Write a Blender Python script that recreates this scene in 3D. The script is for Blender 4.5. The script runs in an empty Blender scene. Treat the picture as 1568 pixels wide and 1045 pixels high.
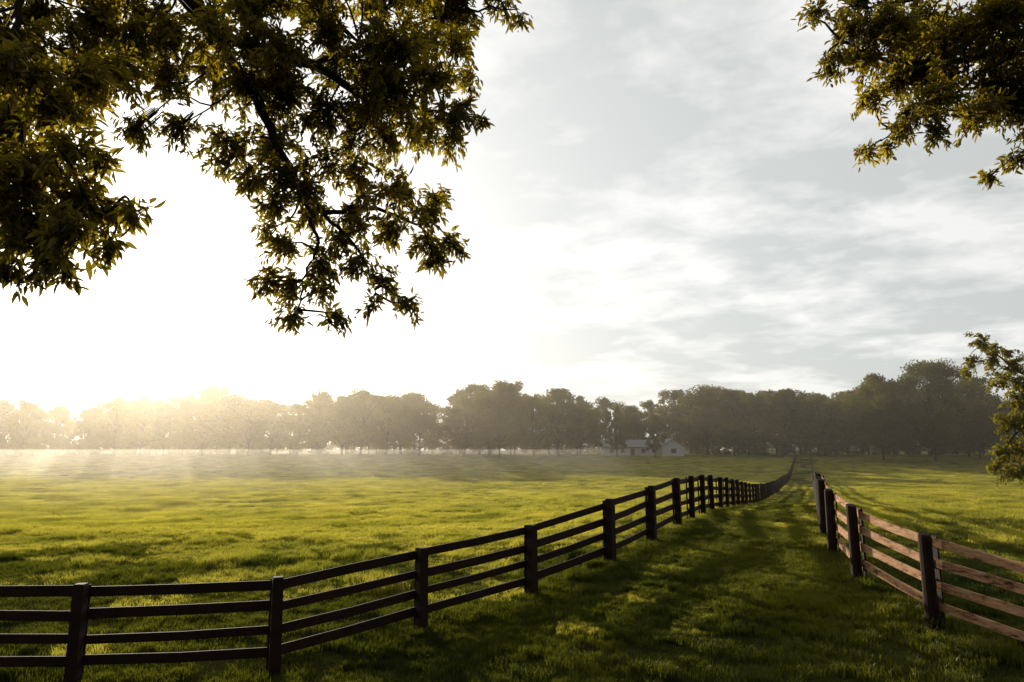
import bpy, math, numpy as np
from mathutils import Vector
R = np.random.default_rng(7)
scene = bpy.context.scene
scene.view_settings.view_transform='Standard'
scene.view_settings.look='None'
scene.view_settings.exposure=0

CAMZ=3.0; TH=math.atan(167.5/1045.0); F=1045.0
SUN_AZ=math.radians(-28); SUN_EL=math.radians(11.5)
SUN=np.array([math.sin(SUN_AZ)*math.cos(SUN_EL),math.cos(SUN_AZ)*math.cos(SUN_EL),math.sin(SUN_EL)])

def W(px,py,y):
    """survey position: direction measured in the photograph, at forward distance y"""
    u=(px-784)/F; v=(522.5-py)/F
    dy=math.cos(TH)-v*math.sin(TH); dz=math.sin(TH)+v*math.cos(TH)
    return np.array([u/dy*y, y, CAMZ+dz/dy*y])

# ------------------------------------------------------------ terrain
ky=[-60,0,8.8,10.9,13.1,15.3,17.4,21.2,24,43,76,105,127,150,174,200,250,400,4000]
kz=[-3.6,-3.3,-2.95,-2.6,-2.37,-2.25,-2.13,-2.12,-2.22,-3.26,-4.5,-4.8,-4.6,-3.6,-2.45,-1.5,-1.2,-.9,-.6]
ty=np.arange(-60,400,.25); tz=np.interp(ty,ky,kz)
for wdt in (9,9):
    k=np.ones(wdt)/wdt; p=np.pad(tz,(wdt//2,wdt//2),mode='edge'); tz=np.convolve(p,k,'valid')
def sm(t): t=np.clip(t,0,1); return t*t*(3-2*t)
def zf(x,y):
    x=np.asarray(x,float); y=np.asarray(y,float)
    z=np.where(y<399,np.interp(y,ty,tz),np.interp(y,ky,kz))
    z=z-.45*sm((4-x)/5)*(1-sm((y-30)/50))
    a=sm((y-14)/30)
    z=z+a*(.12*np.sin(x*.11+y*.05)+.08*np.sin(x*.23-y*.13+1.3))*(1-sm((y-150)/60))
    z=z+.02*np.sin(x*1.3+y*.7)+.015*np.sin(x*.9-y*1.9+2)
    return z+CAMZ

# ------------------------------------------------------------ helpers
def mesh_np(name,verts,faces_n,idx,mat=None,smooth=False):
    me=bpy.data.meshes.new(name)
    nv=len(verts); nf=len(idx)//faces_n
    me.vertices.add(nv); me.vertices.foreach_set('co',np.asarray(verts,np.float32).ravel())
    me.loops.add(nf*faces_n); me.loops.foreach_set('vertex_index',np.asarray(idx,np.int32))
    me.polygons.add(nf); me.polygons.foreach_set('loop_start',np.arange(0,nf*faces_n,faces_n,dtype=np.int32))
    me.polygons.foreach_set('loop_total',np.full(nf,faces_n,np.int32))
    if smooth: me.polygons.foreach_set('use_smooth',np.ones(nf,bool))
    me.update(calc_edges=True); me.validate()
    if mat: me.materials.append(mat)
    return me
def obj(name,me,parent=None,coll=None):
    o=bpy.data.objects.new(name,me); (coll or scene.collection).objects.link(o)
    if parent: o.parent=parent
    return o
def nrm(a): return a/np.maximum(np.linalg.norm(a,axis=-1,keepdims=True),1e-9)

def newmat(name):
    m=bpy.data.materials.new(name); m.use_nodes=True; nt=m.node_tree; nt.nodes.clear()
    return m,nt
def N(nt,t,**kw):
    n=nt.nodes.new(t)
    for k,v in kw.items(): setattr(n,k,v)
    return n
def ramp(nt,src,stops):
    r=N(nt,'ShaderNodeValToRGB'); e=r.color_ramp.elements
    while len(e)<len(stops): e.new(.5)
    for i,(p,c) in enumerate(stops): e[i].position=p; e[i].color=(*c,1)
    nt.links.new(src,r.inputs[0]); return r.outputs[0]
def noise(nt,vec,scale,detail=4,rough=.55):
    n=N(nt,'ShaderNodeTexNoise'); n.inputs['Scale'].default_value=scale; n.inputs['Detail'].default_value=detail
    n.inputs['Roughness'].default_value=rough
    if vec is not None: nt.links.new(vec,n.inputs['Vector'])
    return n.outputs[0]

def leafmat(name,stops,tr,trfac,scale=3.0,gloss=.0):
    m,nt=newmat(name); L=nt.links
    g=N(nt,'ShaderNodeNewGeometry'); 
    c=noise(nt,g.outputs['Position'],scale,3,.7)
    col=ramp(nt,c,stops)
    d=N(nt,'ShaderNodeBsdfDiffuse'); t=N(nt,'ShaderNodeBsdfTranslucent'); mx=N(nt,'ShaderNodeMixShader')
    c2=noise(nt,g.outputs['Position'],scale*.35,2,.5)
    tc=ramp(nt,c2,[(.3,tr[0]),(.7,tr[1])])
    L.new(col,d.inputs[0]); L.new(tc,t.inputs[0])
    mx.inputs[0].default_value=trfac
    L.new(d.outputs[0],mx.inputs[1]); L.new(t.outputs[0],mx.inputs[2])
    out=N(nt,'ShaderNodeOutputMaterial'); last=mx.outputs[0]
    if gloss>0:
        gl=N(nt,'ShaderNodeBsdfGlossy'); gl.inputs['Roughness'].default_value=.42; gl.inputs[0].default_value=(.8,.8,.7,1)
        m2=N(nt,'ShaderNodeMixShader'); m2.inputs[0].default_value=gloss
        L.new(last,m2.inputs[1]); L.new(gl.outputs[0],m2.inputs[2]); last=m2.outputs[0]
    L.new(last,out.inputs[0]); return m

def woodmat(name,stops,scale=(1,1,1),rough=.8,bump=.4):
    m,nt=newmat(name); L=nt.links
    g=N(nt,'ShaderNodeTexCoord'); mp=N(nt,'ShaderNodeMapping'); mp.inputs['Scale'].default_value=scale
    L.new(g.outputs['Object'],mp.inputs[0])
    n=noise(nt,mp.outputs[0],3,8,.7)
    b=N(nt,'ShaderNodeBsdfPrincipled'); L.new(ramp(nt,n,stops),b.inputs['Base Color']); b.inputs['Roughness'].default_value=rough
    b.inputs['Specular IOR Level'].default_value=.25
    bp=N(nt,'ShaderNodeBump'); bp.inputs['Strength'].default_value=bump; bp.inputs['Distance'].default_value=.02
    L.new(n,bp.inputs['Height']); L.new(bp.outputs[0],b.inputs['Normal'])
    o=N(nt,'ShaderNodeOutputMaterial'); L.new(b.outputs[0],o.inputs[0]); return m

M_bark=woodmat('bark',[(.3,(.008,.006,.004)),(.7,(.03,.022,.014))],(1,1,.3))
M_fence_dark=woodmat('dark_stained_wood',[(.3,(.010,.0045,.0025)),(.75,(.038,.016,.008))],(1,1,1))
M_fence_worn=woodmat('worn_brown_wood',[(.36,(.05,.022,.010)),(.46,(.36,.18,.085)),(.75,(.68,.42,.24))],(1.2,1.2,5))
M_leaf=leafmat('tree_leaves',[(.3,(.014,.016,.004)),(.7,(.045,.048,.010))],[(.09,.075,.005),(.66,.50,.025)],.52,2.6,.03)
M_dleaf=leafmat('distant_leaves',[(.3,(.014,.015,.004)),(.7,(.05,.048,.012))],[(.10,.10,.008),(.36,.31,.025)],.4,.25)
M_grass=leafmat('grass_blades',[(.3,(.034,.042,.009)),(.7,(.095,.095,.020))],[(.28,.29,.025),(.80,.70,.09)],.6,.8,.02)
M_shade_turf=leafmat('shade_toned_turf_blades',[(.3,(.014,.026,.004)),(.7,(.042,.055,.009))],[(.06,.085,.006),(.26,.26,.016)],.48,.8,.03)  # greener mown turf, with lane and foreground shade painted into its darker colour

# ------------------------------------------------------------ ground
def axis(fine,step,mid,mstep,far,neg):
    a=np.arange(0,fine,step); b=np.arange(fine,mid,mstep); c=mid*np.geomspace(1,far/mid,26)
    p=np.concatenate([a,b,c]); return np.unique(np.concatenate([-p[1:] if neg else [],p]))
xs=axis(40,.8,240,4,4000,True)
ys=np.concatenate([[-400,-150,-60,-40],np.arange(-30,50,.6),np.arange(50,260,2.5),260*np.geomspace(1,15,24)])
X,Y=np.meshgrid(xs,ys); Z=zf(X,Y)
V=np.stack([X,Y,Z],-1).reshape(-1,3); nx=len(xs); ny=len(ys)
i=np.arange(nx-1)[None,:]+nx*np.arange(ny-1)[:,None]
idx=np.stack([i,i+1,i+1+nx,i+nx],-1).ravel()
m,nt=newmat('meadow_soil_and_turf'); L=nt.links
g=N(nt,'ShaderNodeNewGeometry')
n1=noise(nt,g.outputs['Position'],.35,6,.65); n2=noise(nt,g.outputs['Position'],9,5,.7)
mxn=N(nt,'ShaderNodeMath',operation='ADD'); L.new(n1,mxn.inputs[0]); L.new(n2,mxn.inputs[1])
hv=N(nt,'ShaderNodeMath',operation='MULTIPLY'); hv.inputs[1].default_value=.5; L.new(mxn.outputs[0],hv.inputs[0])
col=ramp(nt,hv.outputs[0],[(.35,(.025,.03,.007)),(.65,(.09,.09,.02))])
b=N(nt,'ShaderNodeBsdfDiffuse'); L.new(col,b.inputs[0])
bp=N(nt,'ShaderNodeBump'); bp.inputs['Strength'].default_value=1; bp.inputs['Distance'].default_value=.12; L.new(n2,bp.inputs['Height']); L.new(bp.outputs[0],b.inputs['Normal'])
o=N(nt,'ShaderNodeOutputMaterial'); L.new(b.outputs[0],o.inputs[0])
obj('ground',mesh_np('ground',V,4,idx,m,True))

# ------------------------------------------------------------ fences
LP=[(-10.9,10.1),(-8.5,9.9),(-6.04,10.0),(-3.36,10.27),(-1.49,11.86),(.378,13.33),(2.1,15.0),(3.375,16.9),(4.51,19.0),(5.44,21.2)]
RP=[(9.3,4.6),(8.1,6.7),(7.15,8.75),(6.38,10.9),(6.36,13.1),(6.93,15.3),(7.7,17.4)]
dl=2.4/math.hypot(1,.431)
y=21.2
while y<176: y+=dl; LP.append((.431*y-3.70,y))
y=17.4
while y<176: y+=dl; RP.append((.431*y+.20,y))

class Builder:
    def __init__(s): s.v=[]; s.f=[]
    def box(s,pts8):
        b=len(s.v); s.v+= [tuple(p) for p in pts8]
        for f in [(3,2,1,0),(4,5,6,7),(1,5,4,0),(2,6,5,1),(3,7,6,2),(0,4,7,3)]: s.f.append(tuple(b+i for i in f))
    def prism(s,c,rad,z0,z1,n,slant,lean,rot):
        b=len(s.v)
        for k,(z,rr) in enumerate([(z0,1.04),(z0+(z1-z0)*.5,1.0),(z1-.03,.97),(z1,.86)]):
            t=(z-z0)/(z1-z0)
            for j in range(n):
                a=rot+2*math.pi*j/n; dx=math.cos(a)*rad*rr; dy=math.sin(a)*rad*rr
                s.v.append((c[0]+dx+lean[0]*t,c[1]+dy+lean[1]*t,z+(slant*dy if k>=2 else 0)))
        for k in range(3):
            for j in range(n): s.f.append((b+k*n+j,b+k*n+(j+1)%n,b+(k+1)*n+(j+1)%n,b+(k+1)*n+j))
        s.f.append(tuple(b+3*n+j for j in range(n)))
    def mesh(s,name,mat,bevel=False):
        me=bpy.data.meshes.new(name); me.from_pydata(s.v,[],s.f); me.materials.append(mat); return me

def fence(name,P,side_sign,mpost,mboard,round_):
    e=obj(name,None)
    pb=Builder(); bb=Builder(); bt=Builder()
    P=[np.array(p,float) for p in P]
    for k,p in enumerate(P):
        z=float(zf(*p)); jit=R.normal(0,.015); d=P[min(k+1,len(P)-1)]-P[max(k-1,0)]; ang=math.atan2(d[1],d[0])
        lean=R.normal(0,.018,2)
        if round_: pb.prism(p,.095,z-.3,z+1.40+jit,12,.25,lean,R.random())
        else: pb.prism(p,.108,z-.3,z+1.37+jit,4,.0,lean,ang+math.pi/4+R.normal(0,.06))
    hs=[1.24,.93,.62,.31]
    for k in range(len(P)-1):
        a,b2=P[k],P[k+1]; d=(b2-a); ln=np.linalg.norm(d); d=d/ln; nrm_=np.array([-d[1],d[0]])*side_sign
        off=.085 if not round_ else .10
        for hi,h in enumerate(hs):
            j0,j1=R.normal(0,.017,2); hw=.068+R.normal(0,.004)
            za=float(zf(*a))+h+j0; zb=float(zf(*b2))+h+j1
            th=.028; o0=off+.002*((k+hi)%2); 
            A=a+d*.004; B=b2-d*.004; C=(A+B)/2; zc=(za+zb)/2+R.normal(-.008,.008)
            def pt(q,s,z): r=q+nrm_*s; return (r[0],r[1],z)
            for (S,E,zs,ze) in ((A,C,za,zc),(C,B,zc,zb)):
                bb.box([pt(S,o0,zs-hw),pt(E,o0,ze-hw),pt(E,o0+th,ze-hw),pt(S,o0+th,zs-hw),
                    pt(S,o0,zs+hw),pt(E,o0,ze+hw),pt(E,o0+th,ze+hw),pt(S,o0+th,zs+hw)])
        q=a; z=float(zf(*a)); w=.07; o1=off+.034; 
        def bt_(s,n_,zz): r=q+d*s+nrm_*n_; return (r[0],r[1],zz)
        bt.box([bt_(-w,o1,z+.05),bt_(w,o1,z+.05),bt_(w,o1+.025,z+.05),bt_(-w,o1+.025,z+.05),
                bt_(-w,o1,z+1.33),bt_(w,o1,z+1.33),bt_(w,o1+.025,z+1.33),bt_(-w,o1+.025,z+1.33)])
    obj('posts',pb.mesh('posts',mpost),e)
    o=obj('boards',bb.mesh('boards',mboard),e)
    obj('battens',bt.mesh('battens',mpost),e)
    return e
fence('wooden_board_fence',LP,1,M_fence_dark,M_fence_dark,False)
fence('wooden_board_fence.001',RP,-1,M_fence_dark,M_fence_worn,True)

# ------------------------------------------------------------ grass
lpx=np.array([p[0] for p in LP]);lpy=np.array([p[1] for p in LP])
rpx=np.array([p[0] for p in RP]);rpy=np.array([p[1] for p in RP])
def laneL(y): return np.where(y<10.3,-12,np.interp(y,lpy[3:],lpx[3:]))
def laneR(y): return np.interp(y,rpy,rpx)
gc=bpy.data.collections.new('grass_patches')
for vi in range(9):
    nb=2600; r=np.random.default_rng(100+vi)
    tf=vi in (4,5)
    ncl=9 if tf else 26
    cl=r.random((ncl,2))*1.2-.6; 
    p=r.random((nb,2))*1.3-.65
    k=r.random(nb)<(.6 if tf else .45); ci=r.integers(0,ncl,nb); p[k]=cl[ci[k]]+r.normal(0,.09 if tf else .05,(k.sum(),2))
    h=r.uniform(.035,.085,nb)*np.where(k,1.7 if tf else 1.45,1); a=r.random(nb)*2*math.pi
    lean=r.normal(0,.45,(nb,2))*h[:,None]; w=r.uniform(.003,.006,nb)
    dv=np.stack([np.cos(a),np.sin(a)],1)*w[:,None]
    z0=np.full(nb,-.03)
    v0=np.c_[p-dv,z0]; v1=np.c_[p+dv,z0]; v2=np.c_[p+lean*.35+dv*.8,h*.6]; v3=np.c_[p+lean*.35-dv*.8,h*.6]; v4=np.c_[p+lean,h]
    vv=np.stack([v0,v1,v2,v3,v4,v4],1).reshape(-1,3)
    b6=np.arange(nb)[:,None]*6
    ii=(b6+np.array([0,1,2, 0,2,3, 3,2,4])).ravel()
    o=obj('grass_patch_%d'%vi,mesh_np('grass_patch',vv,3,ii,M_shade_turf if vi>5 else M_grass),coll=gc)
pts=[];scl=[];idn=[]
def addp(y0,y1,step,s):
    for yy in np.arange(y0,y1,step):
        xx=np.arange(-.82*yy-3,.82*yy+3,step); n=len(xx)
        px=xx+R.uniform(-.4,.4,n)*step; py=yy+R.uniform(-.4,.4,n)*step
        c=(laneL(py)+laneR(py))/2; inl=(px>laneL(py))&(px<laneR(py))
        tall=.5+.5*np.sin(px*.9+1.7*np.sin(py*.6))*np.sin(py*.8+1.3*np.sin(px*.5+1))
        tuft=R.random(n)<(.2 if s<1.2 else .3)
        hz=.75+.7*tall*R.random(n)+np.where(tuft,R.uniform(.2,.9,n),0)
        tr=np.exp(-((np.abs(px-c)-.8)/.36)**2)*(py>10)
        hz=np.where(inl,.85-.5*tr+.25*R.random(n),hz)
        df=np.minimum(np.abs(px-laneL(py)),np.abs(px-laneR(py))); hz=np.where(df<.35,1.5,hz)
        k=np.where(tuft&~inl,R.integers(4,6,n),R.integers(0,4,n))
        shade_turf=(inl&(R.random(n)>tr*1.1))|((~inl)&(R.random(n)<1-sm((py-10)/14)))  # blades with painted-in shade: across the lane, and outside it thinning with distance
        if y0>60: shade_turf=shade_turf&inl
        k=np.where(shade_turf,R.integers(6,9,n),k)
        keep=~((px>laneL(py)+.3)&(px<laneR(py)-.3)&(py>11)&(py<75))
        pp=np.c_[px,py,zf(px,py)]; ss=np.c_[np.full(n,s),np.full(n,s),hz*(1 if s<1.2 else 1.25)]
        pts.append(pp[keep]); scl.append(ss[keep]); idn.append(k[keep])
addp(6,32,.76,1.0); addp(32,75,1.15,1.4); addp(75,235,2.1,2.2)
# the lane itself: finer tufts, worn wheel tracks
for yy in np.arange(11,75,.36):
    l0,l1=float(laneL(yy)),float(laneR(yy)); xx=np.arange(l0+.2,l1-.1,.36); n=len(xx)
    if n==0: continue
    px=xx+R.uniform(-.18,.18,n); py=yy+R.uniform(-.18,.18,n)
    c=(laneL(py)+laneR(py))/2+.05*np.sin(py*.5)
    tr=np.exp(-((np.abs(px-c)-.78)/.27)**2)
    hz=.95+.35*np.sin(px*1.9+py)*np.sin(py*1.1)+.35*R.random(n); hz=hz*(1-.72*tr)
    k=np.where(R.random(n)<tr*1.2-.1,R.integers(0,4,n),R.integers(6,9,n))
    pts.append(np.c_[px,py,zf(px,py)]); scl.append(np.c_[np.full(n,.6),np.full(n,.6),hz]); idn.append(k)
pts=np.concatenate(pts);scl=np.concatenate(scl);idn=np.concatenate(idn).astype(np.int32);n=len(pts)
me=bpy.data.meshes.new('grass'); me.vertices.add(n); me.vertices.foreach_set('co',pts.astype(np.float32).ravel())
a=me.attributes.new('g_scale','FLOAT_VECTOR','POINT'); a.data.foreach_set('vector',scl.astype(np.float32).ravel())
rot=np.zeros((n,3),np.float32); rot[:,2]=R.random(n)*6.28
a=me.attributes.new('g_rot','FLOAT_VECTOR','POINT'); a.data.foreach_set('vector',rot.ravel())
a=me.attributes.new('g_kind','INT','POINT'); a.data.foreach_set('value',idn)
go=obj('grass',me)
ng=bpy.data.node_groups.new('grass_scatter','GeometryNodeTree')
ng.interface.new_socket('Geometry',in_out='INPUT',socket_type='NodeSocketGeometry')
ng.interface.new_socket('Geometry',in_out='OUTPUT',socket_type='NodeSocketGeometry')
gi=ng.nodes.new('NodeGroupInput'); gout=ng.nodes.new('NodeGroupOutput')
iop=ng.nodes.new('GeometryNodeInstanceOnPoints'); ci=ng.nodes.new('GeometryNodeCollectionInfo')
ci.inputs['Collection'].default_value=gc; ci.inputs['Separate Children'].default_value=True; ci.inputs['Reset Children'].default_value=True
def NA(t,nm):
    q=ng.nodes.new('GeometryNodeInputNamedAttribute'); q.data_type=t; q.inputs[0].default_value=nm
    return [s for s in q.outputs if s.enabled][0]
l=ng.links
l.new(gi.outputs[0],iop.inputs['Points']); l.new(ci.outputs[0],iop.inputs['Instance']); iop.inputs['Pick Instance'].default_value=True
l.new(NA('FLOAT_VECTOR','g_scale'),iop.inputs['Scale']); l.new(NA('FLOAT_VECTOR','g_rot'),iop.inputs['Rotation']); l.new(NA('INT','g_kind'),iop.inputs['Instance Index']); l.new(iop.outputs[0],gout.inputs[0])
md=go.modifiers.new('scatter','NODES'); md.node_group=ng

# ------------------------------------------------------------ foliage / limbs
def leaves_mesh(name,P,A,Nn,Ln,Wd,mat):
    A=nrm(A); S=nrm(np.cross(A,Nn)); Nn=np.cross(S,A)
    T=[(0,0,0),(.35,.9,.25),(.72,.6,.1),(1,0,-.25),(.72,-.6,.1),(.35,-.9,.25)]
    vs=[P+A*(t*Ln)[:,None]+S*(s*Wd)[:,None]+Nn*(h*Wd)[:,None] for t,s,h in [(a,b*.5,c) for a,b,c in T]]
    vv=np.stack(vs,1).reshape(-1,3); b=np.arange(len(P))[:,None]*6
    ii=(b+np.array([0,1,2,3,0,3,4,5])).ravel()
    return mesh_np(name,vv,4,ii,mat)
def tube(B,pts,r0,r1,n=7):
    pts=[np.array(p,float) for p in pts]; m=len(pts); b=len(B.v)
    for k,p in enumerate(pts):
        d=nrm(pts[min(k+1,m-1)]-pts[max(k-1,0)]); u=nrm(np.cross(d,[.3,.1,.95] if abs(d[2])<.9 else [1,0,0])); w=np.cross(d,u)
        rr=r0+(r1-r0)*(k/(m-1))
        for j in range(n):
            a=2*math.pi*j/n; B.v.append(tuple(p+(u*math.cos(a)+w*math.sin(a))*rr))
    for k in range(m-1):
        for j in range(n): B.f.append((b+k*n+j,b+k*n+(j+1)%n,b+(k+1)*n+(j+1)%n,b+(k+1)*n+j))
def spline(pts,per=6,wob=.0):
    pts=[np.array(p,float) for p in pts]; out=[]
    P=[pts[0]]+pts+[pts[-1]]
    for i in range(1,len(P)-2):
        for t in np.linspace(0,1,per,endpoint=False):
            a,b,c,d=P[i-1],P[i],P[i+1],P[i+2]
            out.append(.5*((2*b)+(c-a)*t+(2*a-5*b+4*c-d)*t*t+(3*b-a-3*c+d)*t**3)+R.normal(0,wob,3)*(t>0))
    out.append(P[-1]); return out

def leafy(B,acc,c,r,anchor,leafL,dens):
    nt_=max(5,int(22*dens))
    out=nrm(c-anchor)
    for _ in range(nt_):
        st=c+nrm(R.normal(size=3))*r*R.random()*.8
        d=nrm(R.normal(size=3)+out*.5+np.array([0,0,-.1])); ln=r*R.uniform(.5,1.2)
        k=max(4,int(ln/(leafL*.17))); ts=np.linspace(.05,1,k)
        droop=np.array([0,0,-1.])
        pos=st+d*(ts*ln)[:,None]+droop*(.22*ln*ts**2)[:,None]
        tube(B,[st+(anchor-st)*.2,st,pos[k//2],pos[-1]],.006*leafL/.1,.002*leafL/.1,4)
        sd=nrm(np.cross(d,R.normal(size=3)))
        sgn=np.where(np.arange(k)%2==0,1,-1)[:,None]
        for rep in range(2):
            A=d*.55+sd*sgn*(1-.4*ts[:,None])*(1 if rep==0 else -1)+droop*.45+R.normal(0,.35,(k,3))
            Nn=np.array([0,0,1.])+R.normal(0,.8,(k,3))
            acc.append((pos+R.normal(0,.02*leafL/.09,(k,3)),A,Nn,leafL*R.uniform(.5,1.2,k)))
def near_tree(name,limbs,clumps,leafL,mat,wr=.36):
    e=obj(name,None); B=Builder(); acc=[]; sk=[]
    for pts,r0,r1 in limbs:
        s=spline(pts,6,.015*leafL/.1); tube(B,s,r0,r1,8); sk+=s
    sk=np.array(sk)
    for cc in clumps:
        c,r,dn=cc[:3]; lf=leafL*(cc[3] if len(cc)>3 else 1)
        c=np.array(c); dd=np.linalg.norm(sk-c,axis=1); a=sk[np.argmin(dd)]
        mid=(a+c)/2+R.normal(0,.12*np.linalg.norm(a-c)+1e-4,3)
        s=spline([a,mid,c],4); tube(B,s,.014*leafL/.1,.006*leafL/.1,5)
        leafy(B,acc,c,r,a,lf,dn)
    obj('limbs',B.mesh('limbs',M_bark),e)
    P=np.concatenate([q[0] for q in acc]);A=np.concatenate([q[1] for q in acc]);Nn=np.concatenate([q[2] for q in acc]);Ln=np.concatenate([q[3] for q in acc])
    print(name,'leaves',len(P))
    obj('leaves',leaves_mesh('leaves',P,A,Nn,Ln,Ln*wr,mat),e)
    return e
def pc(lst,depth,jit,dn=1.0,lf=1.0):
    out=[]
    for (px,py,rp) in lst:
        d=depth+R.uniform(-jit,jit); out.append((W(px,py,d),rp/F*d,dn*min(2.2,(rp/45.)**1.3+.2),lf))
    return out
left=[(40,255,56),(60,340,56),(125,300,40),(165,322,32),(80,390,32),(10,405,30),(205,325,20),(20,310,56),(110,350,38),(150,240,26),(100,230,36),(170,375,16),(20,180,50),(90,165,45),(30,110,50),(130,120,45),(100,415,14),(60,420,14)]
top=[]
for gx in range(-60,720,62):
    for gy in range(-110,170,58):
        if gx>640 and gy>60: continue
        top.append((gx+R.uniform(-24,24),gy+R.uniform(-22,22),R.uniform(40,56)))
cen=[(215,190,30),(280,190,28),(350,225,42),(420,215,48),(385,275,30),(440,270,42),(495,255,36),(550,265,28),(600,285,36),(650,320,30),(690,370,24),(650,372,30),(600,345,33),
 (540,330,38),(480,320,34),(425,310,32),(410,350,20),(440,375,28),(490,395,32),(415,430,24),(450,430,25),(450,480,22),(510,485,20),(495,445,26),(550,405,26),(590,440,24),(570,465,16),(620,465,20),(665,395,18),(680,300,10),
 (600,140,56),(660,120,50),(700,170,36),(650,195,38),(695,215,22),(560,175,46),(735,185,10),(590,215,28),(720,130,22),(500,170,42),(430,150,45),(540,215,22),
 (520,360,24),(560,300,22),(470,290,24),(690,20,45),(700,70,32),(640,60,50),(770,5,22),(795,28,14),(740,-20,30)]
lim=[([(-5.2,.5,0.0),(-5.1,.6,2.5),(-4.7,1.0,5.5),(-3.9,2.4,7.2),W(150,-180,5.0)],.34,.12),
 ([W(150,-180,5.0),W(330,60,6),W(400,170,6),W(440,250,6.2),W(490,320,6.2),W(560,320,6.2),W(640,345,6.2)],.06,.012),
 ([W(440,250,6.2),W(485,360,6.2),W(470,420,6.2),W(455,480,6.2)],.022,.007),
 ([W(490,320,6.2),W(550,385,6.2),W(575,450,6.3)],.02,.006),
 ([W(150,-180,5.0),W(330,40,5.8),W(480,100,6),W(560,150,6.2),W(640,165,6.4),W(710,185,6.4)],.07,.01),
 ([W(480,100,6),W(600,50,6.2),W(700,20,6.4),W(790,15,6.4)],.03,.006),
 ([W(150,-180,5.0),W(60,-60,4.9),W(20,80,4.9),W(50,260,4.7),W(90,330,4.6),W(170,325,4.6)],.035,.008),
 ([(-4.7,1.0,5.5),(-6.5,1.0,7.5),(-8,2,9.5)],.16,.04),([(-4.9,.8,4.2),(-4,-1.5,7),(-4,-3.5,9)],.16,.04),([(-4.7,1.0,5.5),(-4.8,0,8.5),(-4.2,-.4,11)],.2,.05)]
cl=pc(left,4.5,.45,1.0,1.1)+pc(top,5.8,.9,.92)+pc(cen,6.2,.35,.95)
for _ in range(40):
    d=nrm(R.normal(size=3)); cl.append((np.array([-5.5,-.8,9.0])+d*np.array([3,2.6,2.2]),.6,1.2))
near_tree('ash_tree',lim,cl,.093,M_leaf)
rt=[(1250,18,20),(1300,45,36),(1275,95,24),(1350,40,46),(1400,100,46),(1335,150,26),(1375,200,18),(1330,228,14),(1430,150,40),(1480,50,60),(1545,90,60),(1495,170,38),(1555,160,40),(1430,200,18),
 (1555,245,20),(1515,270,12),(1330,85,34),(1410,30,50),(1320,0,36),(1400,-40,50),(1480,-50,50),(1560,-20,60),(1450,100,45),(1370,120,34),(1540,30,60),(1370,60,40),(1440,60,50),(1520,130,50),(1400,170,26),(1360,225,14),(1620,60,70),(1620,180,60),(1640,-60,80),(1700,100,80)]
lim2=[([(9.6,1.5,0.2),(9.5,1.6,3),(9.2,2.4,6),(8.6,4,8),W(1740,-60,7.2)],.3,.11),
 ([W(1740,-60,7.2),W(1590,60,7.2),W(1440,95,7.2),W(1320,80,7.2),W(1240,20,7.2)],.05,.008),
 ([W(1590,60,7.2),W(1450,150,7.2),W(1350,215,7.2)],.022,.006),
 ([W(1740,-60,7.2),W(1640,150,7.2),W(1550,245,7.2)],.03,.006),
 ([W(1740,-60,7.2),W(1560,-30,7.2),W(1400,0,7.2),W(1320,10,7.2)],.04,.008),
 ([(9.2,2.4,6),(10.5,2.5,8.5),(11.5,3,10.5)],.14,.04),([(9.4,1.8,4.5),(9,-.5,7.5),(9,-2,9.5)],.14,.04)]
cl2=pc(rt,7.2,.5,1.2)
for _ in range(30):
    d=nrm(R.normal(size=3)); cl2.append((np.array([10,.5,9.5])+d*np.array([2.4,2.6,2.0]),.6,1.2))
near_tree('ash_tree.001',lim2,cl2,.096,M_leaf)
D3=42
rr=[(1500,522,16),(1518,545,16),(1488,552,11),(1528,575,18),(1480,570,8),(1550,560,16),(1562,590,22),(1548,650,20),(1532,690,18),(1555,690,26),(1562,640,24),(1545,722,14),(1525,710,12),(1570,720,22),(1535,640,11),(1558,615,18),(1520,530,10),(1540,540,10),
 (1600,560,40),(1620,640,45),(1680,600,60),(1640,480,50),(1700,500,60),(1740,600,60),(1700,680,50),(1760,680,50),(1620,700,30),(1600,610,30),(1720,430,50),(1800,560,60),(1780,480,50)]
x3=W(1700,690,D3)[0]; z3=float(zf(x3,D3))
lim3=[([(x3,D3,z3-.3),(x3-.1,D3,z3+2),(x3-.2,D3,z3+5),(x3,D3,z3+8),W(1720,430,D3)],.38,.08),
 ([(x3-.1,D3,z3+3),W(1620,600,D3),W(1560,570,D3),W(1500,522,D3)],.14,.03),
 ([(x3-.1,D3,z3+2.2),W(1620,650,D3),W(1560,660,D3),W(1535,700,D3)],.12,.03),
 ([(x3-.2,D3,z3+4),W(1640,520,D3),W(1600,520,D3)],.1,.03),([(x3,D3,z3+3),W(1760,600,D3),W(1800,560,D3)],.12,.03)]
M_leaf2=leafmat('maple_leaves',[(.3,(.03,.035,.008)),(.7,(.08,.08,.02))],[(.24,.21,.01),(.60,.50,.03)],.5,1.2,.03)
near_tree('maple_tree',lim3,pc(rr,D3,1.6,1.8),.20,M_leaf2,.5)

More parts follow.
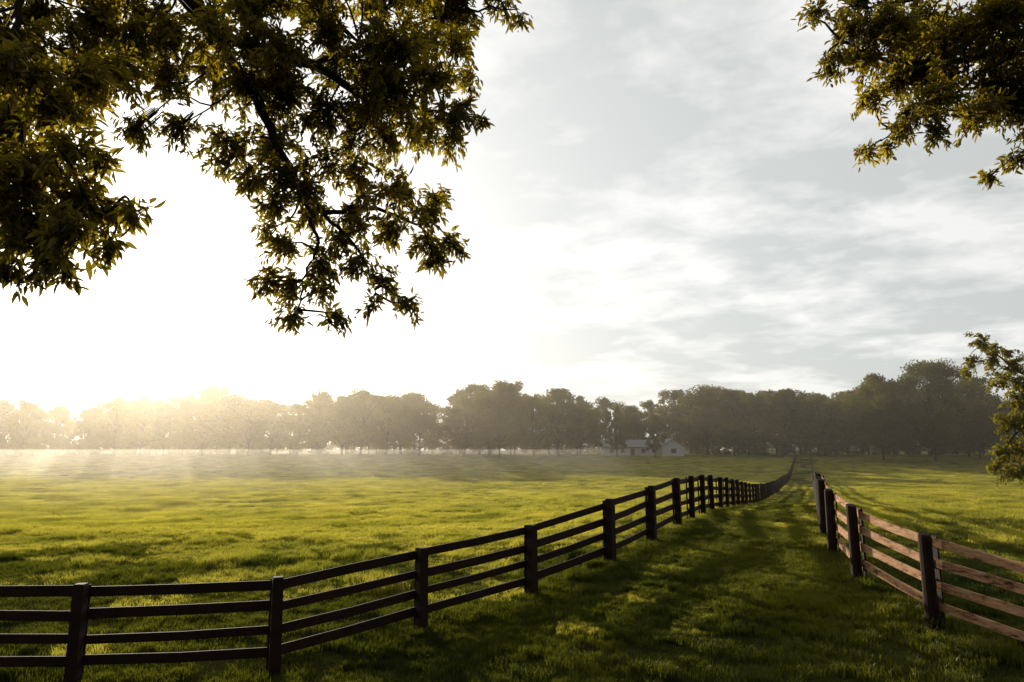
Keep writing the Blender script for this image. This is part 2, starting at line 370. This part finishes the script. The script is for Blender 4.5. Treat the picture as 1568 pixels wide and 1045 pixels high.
# ---- distant trees
def dist_tree(seed,H=17.,Wd=12.,base=2.6,leaf=.5,nblob=60,per=120,trunk=True):
    r=np.random.default_rng(seed); B=Builder()
    ths=r.uniform(.22,.4); bend=r.normal(0,.4,2)
    tr=spline([(0,0,-.5),(bend[0]*.3,bend[1]*.3,H*.2),(bend[0],bend[1],H*.5),(bend[0]*1.4,bend[1],H*.85)],4); tube(B,tr,ths,.06,8)
    P=[];A=[];Nn=[];Ln=[]
    lob=r.random(3)*6.28
    for k in range(nblob):
        f=r.random(); zz=base+(H-base)*(.06+.92*f)
        prof=math.sin(math.pi*min(1,(.24+.73*f)))**.6
        a=r.random()*2*math.pi; rad=Wd/2*prof*math.sqrt(r.random())*(1+.25*math.sin(2*a+lob[0])+.22*math.sin(3*a+lob[1]+5*f))
        c=np.array([math.cos(a)*rad,math.sin(a)*rad,zz]); br=r.uniform(.045,.125)*Wd
        if zz+br*.7>H: c[2]=H-br*.7
        k0=tr[min(len(tr)-1,int(len(tr)*max(.25,(zz/H-.2))))]
        if k%2==0: tube(B,[k0,(k0+c)/2+r.normal(0,.3,3),c],.11,.03,4)
        n=int(per*(br/1.5)**1.6)+30
        d=nrm(r.normal(size=(n,3))); q=c+d*(br*r.uniform(.45,1.35,n)[:,None])*np.array([1,1,.8])
        P.append(q);A.append(r.normal(size=(n,3)));Nn.append(d+r.normal(0,.6,(n,3)));Ln.append(leaf*r.uniform(.6,1.3,n))
    P,A,Nn,Ln=map(np.concatenate,(P,A,Nn,Ln))
    return B.mesh('trunk_and_limbs',M_bark),leaves_mesh('crown',P,A,Nn,Ln,Ln*.8,M_dleaf)
variants=[dist_tree(10+i,17,[13,15,14,12,16,10,9,14][i],[2.2,1.6,3.2,1.8,2.2,1.2,2.6,3.6][i]) for i in range(8)]
bushes=[dist_tree(40+i,5,7,-.5,.45,22,110) for i in range(3)]
row=obj('distant_tree_row',None)
tpx=[-400,0,60,100,150,200,230,320,380,440,500,590,650,682,700,765,850,900,960,1010,1040,1130,1180,1240,1300,1330,1400,1440,1490,1520,1568,2000]
tpy=[610,608,614,626,616,608,604,598,605,604,601,594,601,636,600,588,592,604,604,612,600,592,598,600,600,592,592,590,590,600,600,600]
def inst(v,x,yd,w,s):
    z=float(zf(x,yd)); rz=R.random()*6.28
    for me in v:
        o=obj('tree_part',me,row); o.location=(x,yd,z); o.rotation_euler=(0,0,rz); o.scale=(w,w,s)
def plant(px,yd,hs=1.0,wk=1.0):
    x=(px-784)/F/1.013*yd; z=float(zf(x,yd)); top=np.interp(px,tpx,tpy)
    H=(W(px,top,yd)[2]-z)*hs
    v=variants[R.integers(0,8)]; s=H/17.; inst(v,x,yd,s*R.uniform(.85,1.25)*wk,s)
def rowof(y0,jy,sp0,sp1,h0,h1,skip):
    px=-420
    while px<2000:
        if not skip(px): plant(px+R.uniform(-9,9),y0+R.uniform(-jy,jy),R.uniform(h0,h1))
        px+=R.uniform(sp0,sp1)*(1 if px<1050 else .85)
gap=lambda p: 668<p<698
rowof(200,8,26,50,.78,1.08,lambda p: gap(p) or 915<p<1050)
rowof(222,9,28,50,.80,1.06,gap)
rowof(246,9,36,58,.76,.98,lambda p: False)
plant(945,188,.80); plant(1003,187,.72,.7); 
for px in list(np.arange(-400,430,26))+list(np.arange(1060,1960,22)):
    yd=R.uniform(204,230); inst(bushes[R.integers(0,3)],(px+R.uniform(-12,12)-784)/F/1.013*yd,yd,R.uniform(.7,1.3),R.uniform(.5,1.2))
for px in np.arange(440,1060,48):
    if R.random()<.6:
        yd=R.uniform(208,240); inst(bushes[R.integers(0,3)],(px+R.uniform(-12,12)-784)/F/1.013*yd,yd,R.uniform(.5,1.0),R.uniform(.25,.6))
for px in np.arange(-400,2000,14):
    yd=R.uniform(380,410); inst(bushes[R.integers(0,3)],(px-784)/F/1.013*yd,yd,R.uniform(1.2,1.8),R.uniform(.9,1.5))
def single(name,px,top,yd,Wd,seed,base=2.6):
    x=(px-784)/F/1.013*yd; z=float(zf(x,yd)); H=W(px,top,yd)[2]-z
    e=obj(name,None); e.location=(x,yd,z)
    a,b=dist_tree(seed,H,Wd,base,.45,110,150)
    obj('trunk_and_limbs',a,e); obj('crown',b,e)
single('oak_tree',1432,556,168,22,51,3.0)
single('oak_tree.001',1352,574,172,15,52,2.0)
single('oak_tree.002',1500,578,176,18,53,2.4)
single('oak_tree.003',765,587,186,16,54,2.5)

# ------------------------------------------------------------ farmhouse
M_white=woodmat('white_siding',[(.3,(.62,.62,.6)),(.7,(.78,.78,.76))],(1,1,8),.6,.1)
M_roof=woodmat('grey_shingles',[(.3,(.16,.16,.17)),(.7,(.28,.28,.29))],(4,4,4))
M_glass=woodmat('window_glass',[(.3,(.02,.025,.03)),(.7,(.05,.06,.07))],(1,1,1),.15,0)
def house(px,yd):
    x=(px-784)/F/1.013*yd; z=float(zf(x,yd)); e=obj('white_farmhouse',None); e.location=(x,yd,z)
    def bx(B,a,b): 
        (x0,y0,z0),(x1,y1,z1)=a,b
        B.box([(x0,y0,z0),(x1,y0,z0),(x1,y1,z0),(x0,y1,z0),(x0,y0,z1),(x1,y0,z1),(x1,y1,z1),(x0,y1,z1)])
    w=Builder(); bx(w,(-11,0,-.3),(5,8,2.7)); bx(w,(5.01,-3,-.3),(11,6,2.9))
    b=len(w.v); w.v+=[(5.01,-3,2.9),(11,-3,2.9),(8,-3,4.7),(5.01,6,2.9),(11,6,2.9),(8,6,4.7)]; w.f+=[(b,b+1,b+2),(b+3,b+5,b+4)]
    obj('walls',w.mesh('walls',M_white),e)
    r=Builder()
    def roof(p):
        b=len(r.v); r.v+=p; r.f+=[(b,b+1,b+2,b+3)]
    roof([(-11.5,-.5,2.6),(4.9,-.5,2.6),(4.9,4,4.6),(-11.5,4,4.6)]); roof([(-11.5,8.5,2.6),(4.9,8.5,2.6),(4.9,4,4.61),(-11.5,4,4.61)])
    roof([(4.6,-3.4,2.7),(4.6,6.4,2.7),(8,6.4,4.85),(8,-3.4,4.85)]); roof([(11.4,-3.4,2.7),(11.4,6.4,2.7),(8,6.4,4.86),(8,-3.4,4.86)])
    o=obj('roof',r.mesh('roof',M_roof),e); s=o.modifiers.new('t','SOLIDIFY'); s.thickness=.15
    g=Builder()
    for xx in (-9.5,-6.5,-.5,2.5): bx(g,(xx,-.05,.9),(xx+1.1,-.003,2.1))
    bx(g,(-3.6,-.05,0),(-2.5,-.003,2.1)); bx(g,(7.3,-3.05,.9),(8.7,-3.003,2.1))
    obj('windows_and_door',g.mesh('w',M_glass),e)
    c=Builder(); bx(c,(-5.3,3.6,4.1),(-4.6,4.4,5.6)); obj('chimney',c.mesh('chimney',M_roof),e)
house(985,197)

# ------------------------------------------------------------ mist
def mist(name,x0,x1,y0,y1,z0,z1,dens,g_,colr):
    B=Builder(); B.box([(x0,y0,z0),(x1,y0,z0),(x1,y1,z0),(x0,y1,z0),(x0,y0,z1),(x1,y0,z1),(x1,y1,z1),(x0,y1,z1)])
    m,nt=newmat(name); vs=N(nt,'ShaderNodeVolumeScatter'); vs.inputs['Density'].default_value=dens; vs.inputs['Anisotropy'].default_value=g_
    vs.inputs['Color'].default_value=colr
    o=N(nt,'ShaderNodeOutputMaterial'); nt.links.new(vs.outputs[0],o.inputs['Volume'])
    obj(name,B.mesh(name,m))
mist('morning_mist',-330,330,26,330,-3,30,.00078,.77,(1,.91,.76,1))
mist('ground_mist',-320,20,110,262,-2.9,3.2,.0026,.72,(1,.95,.84,1))

# ------------------------------------------------------------ sky
w=bpy.data.worlds.new('World'); scene.world=w; w.use_nodes=True; nt=w.node_tree; nt.nodes.clear(); L=nt.links
tc=N(nt,'ShaderNodeTexCoord'); dirv=tc.outputs['Generated']
sky=N(nt,'ShaderNodeTexSky',sky_type='NISHITA'); sky.sun_disc=False; sky.sun_elevation=SUN_EL; sky.sun_rotation=SUN_AZ%(2*math.pi)
def M(op,a,b=None,c=None):
    n=N(nt,'ShaderNodeMath',operation=op)
    for i,q in enumerate((a,b,c)):
        if q is None: continue
        if isinstance(q,(int,float)): n.inputs[i].default_value=q
        else: L.new(q,n.inputs[i])
    return n.outputs[0]
sep=N(nt,'ShaderNodeSeparateXYZ'); L.new(dirv,sep.inputs[0])
den=M('ADD',M('MAXIMUM',sep.outputs[2],0.0),.14)
cb=N(nt,'ShaderNodeCombineXYZ'); L.new(M('DIVIDE',sep.outputs[0],den),cb.inputs[0]); L.new(M('DIVIDE',sep.outputs[1],den),cb.inputs[1])
def cloudn(scale,loc,rot,det,rough,dist):
    mp=N(nt,'ShaderNodeMapping'); mp.inputs['Scale'].default_value=(.9,1.05,1); mp.inputs['Rotation'].default_value=(0,0,rot); mp.inputs['Location'].default_value=loc; L.new(cb.outputs[0],mp.inputs[0])
    q=N(nt,'ShaderNodeTexNoise'); q.inputs['Scale'].default_value=scale; q.inputs['Detail'].default_value=det; q.inputs['Roughness'].default_value=rough; q.inputs['Distortion'].default_value=dist
    L.new(mp.outputs[0],q.inputs['Vector']); return q.outputs[0]
big=cloudn(1.5,(1.7,4.2,0),.35,5,.5,.3); small=cloudn(5.0,(.3,2.2,0),.5,9,.62,.2)
n1=M('ADD',M('MULTIPLY',big,.66),M('MULTIPLY',small,.34))
dt=N(nt,'ShaderNodeVectorMath',operation='DOT_PRODUCT'); L.new(dirv,dt.inputs[0]); dt.inputs[1].default_value=tuple(SUN)
ca=M('MAXIMUM',dt.outputs['Value'],0.0)
glow=M('POWER',ca,9.0); glow2=M('POWER',ca,40.0)
front=M('MULTIPLY_ADD',sep.outputs[1],.5,.5)
clf=ramp(nt,n1,[(.41,(0,0,0)),(.54,(1,1,1))])
fac=M('MULTIPLY',clf,M('SUBTRACT',1.0,M('MINIMUM',M('MULTIPLY',glow,1.25),1.0)))
mix=N(nt,'ShaderNodeMix',data_type='RGBA'); L.new(fac,mix.inputs[0]); mix.inputs[6].default_value=(1.03,1.015,.985,1); mix.inputs[7].default_value=(.67,.695,.68,1)
br=M('MULTIPLY_ADD',front,.85,.15)
v1=N(nt,'ShaderNodeVectorMath',operation='SCALE'); L.new(mix.outputs[2],v1.inputs[0]); L.new(br,v1.inputs[3])
gs=N(nt,'ShaderNodeVectorMath',operation='SCALE'); gs.inputs[0].default_value=(1,.97,.9); L.new(M('ADD',M('MULTIPLY',glow,.3),M('MULTIPLY',glow2,1.0)),gs.inputs[3])
va=N(nt,'ShaderNodeVectorMath',operation='ADD'); L.new(v1.outputs[0],va.inputs[0]); L.new(gs.outputs[0],va.inputs[1])
bg1=N(nt,'ShaderNodeBackground'); L.new(sky.outputs[0],bg1.inputs[0]); bg1.inputs[1].default_value=.05*.3
bg2=N(nt,'ShaderNodeBackground'); L.new(va.outputs[0],bg2.inputs[0]); bg2.inputs[1].default_value=.95
ad=N(nt,'ShaderNodeAddShader'); L.new(bg1.outputs[0],ad.inputs[0]); L.new(bg2.outputs[0],ad.inputs[1])
wo=N(nt,'ShaderNodeOutputWorld'); L.new(ad.outputs[0],wo.inputs[0])

ld=bpy.data.lights.new('sun','SUN'); ld.energy=5; ld.angle=math.radians(.6); ld.color=(1,.87,.66)
lo=obj('sun',ld); lo.rotation_euler=Vector(SUN).to_track_quat('Z','Y').to_euler()

cd=bpy.data.cameras.new('camera'); cd.lens=24; cd.sensor_width=36; cd.clip_end=9000; cd.clip_start=.05
co=obj('camera',cd); co.location=(0,0,CAMZ); co.rotation_euler=(math.pi/2+TH,0,0)
scene.camera=co
print('grass inst',n)
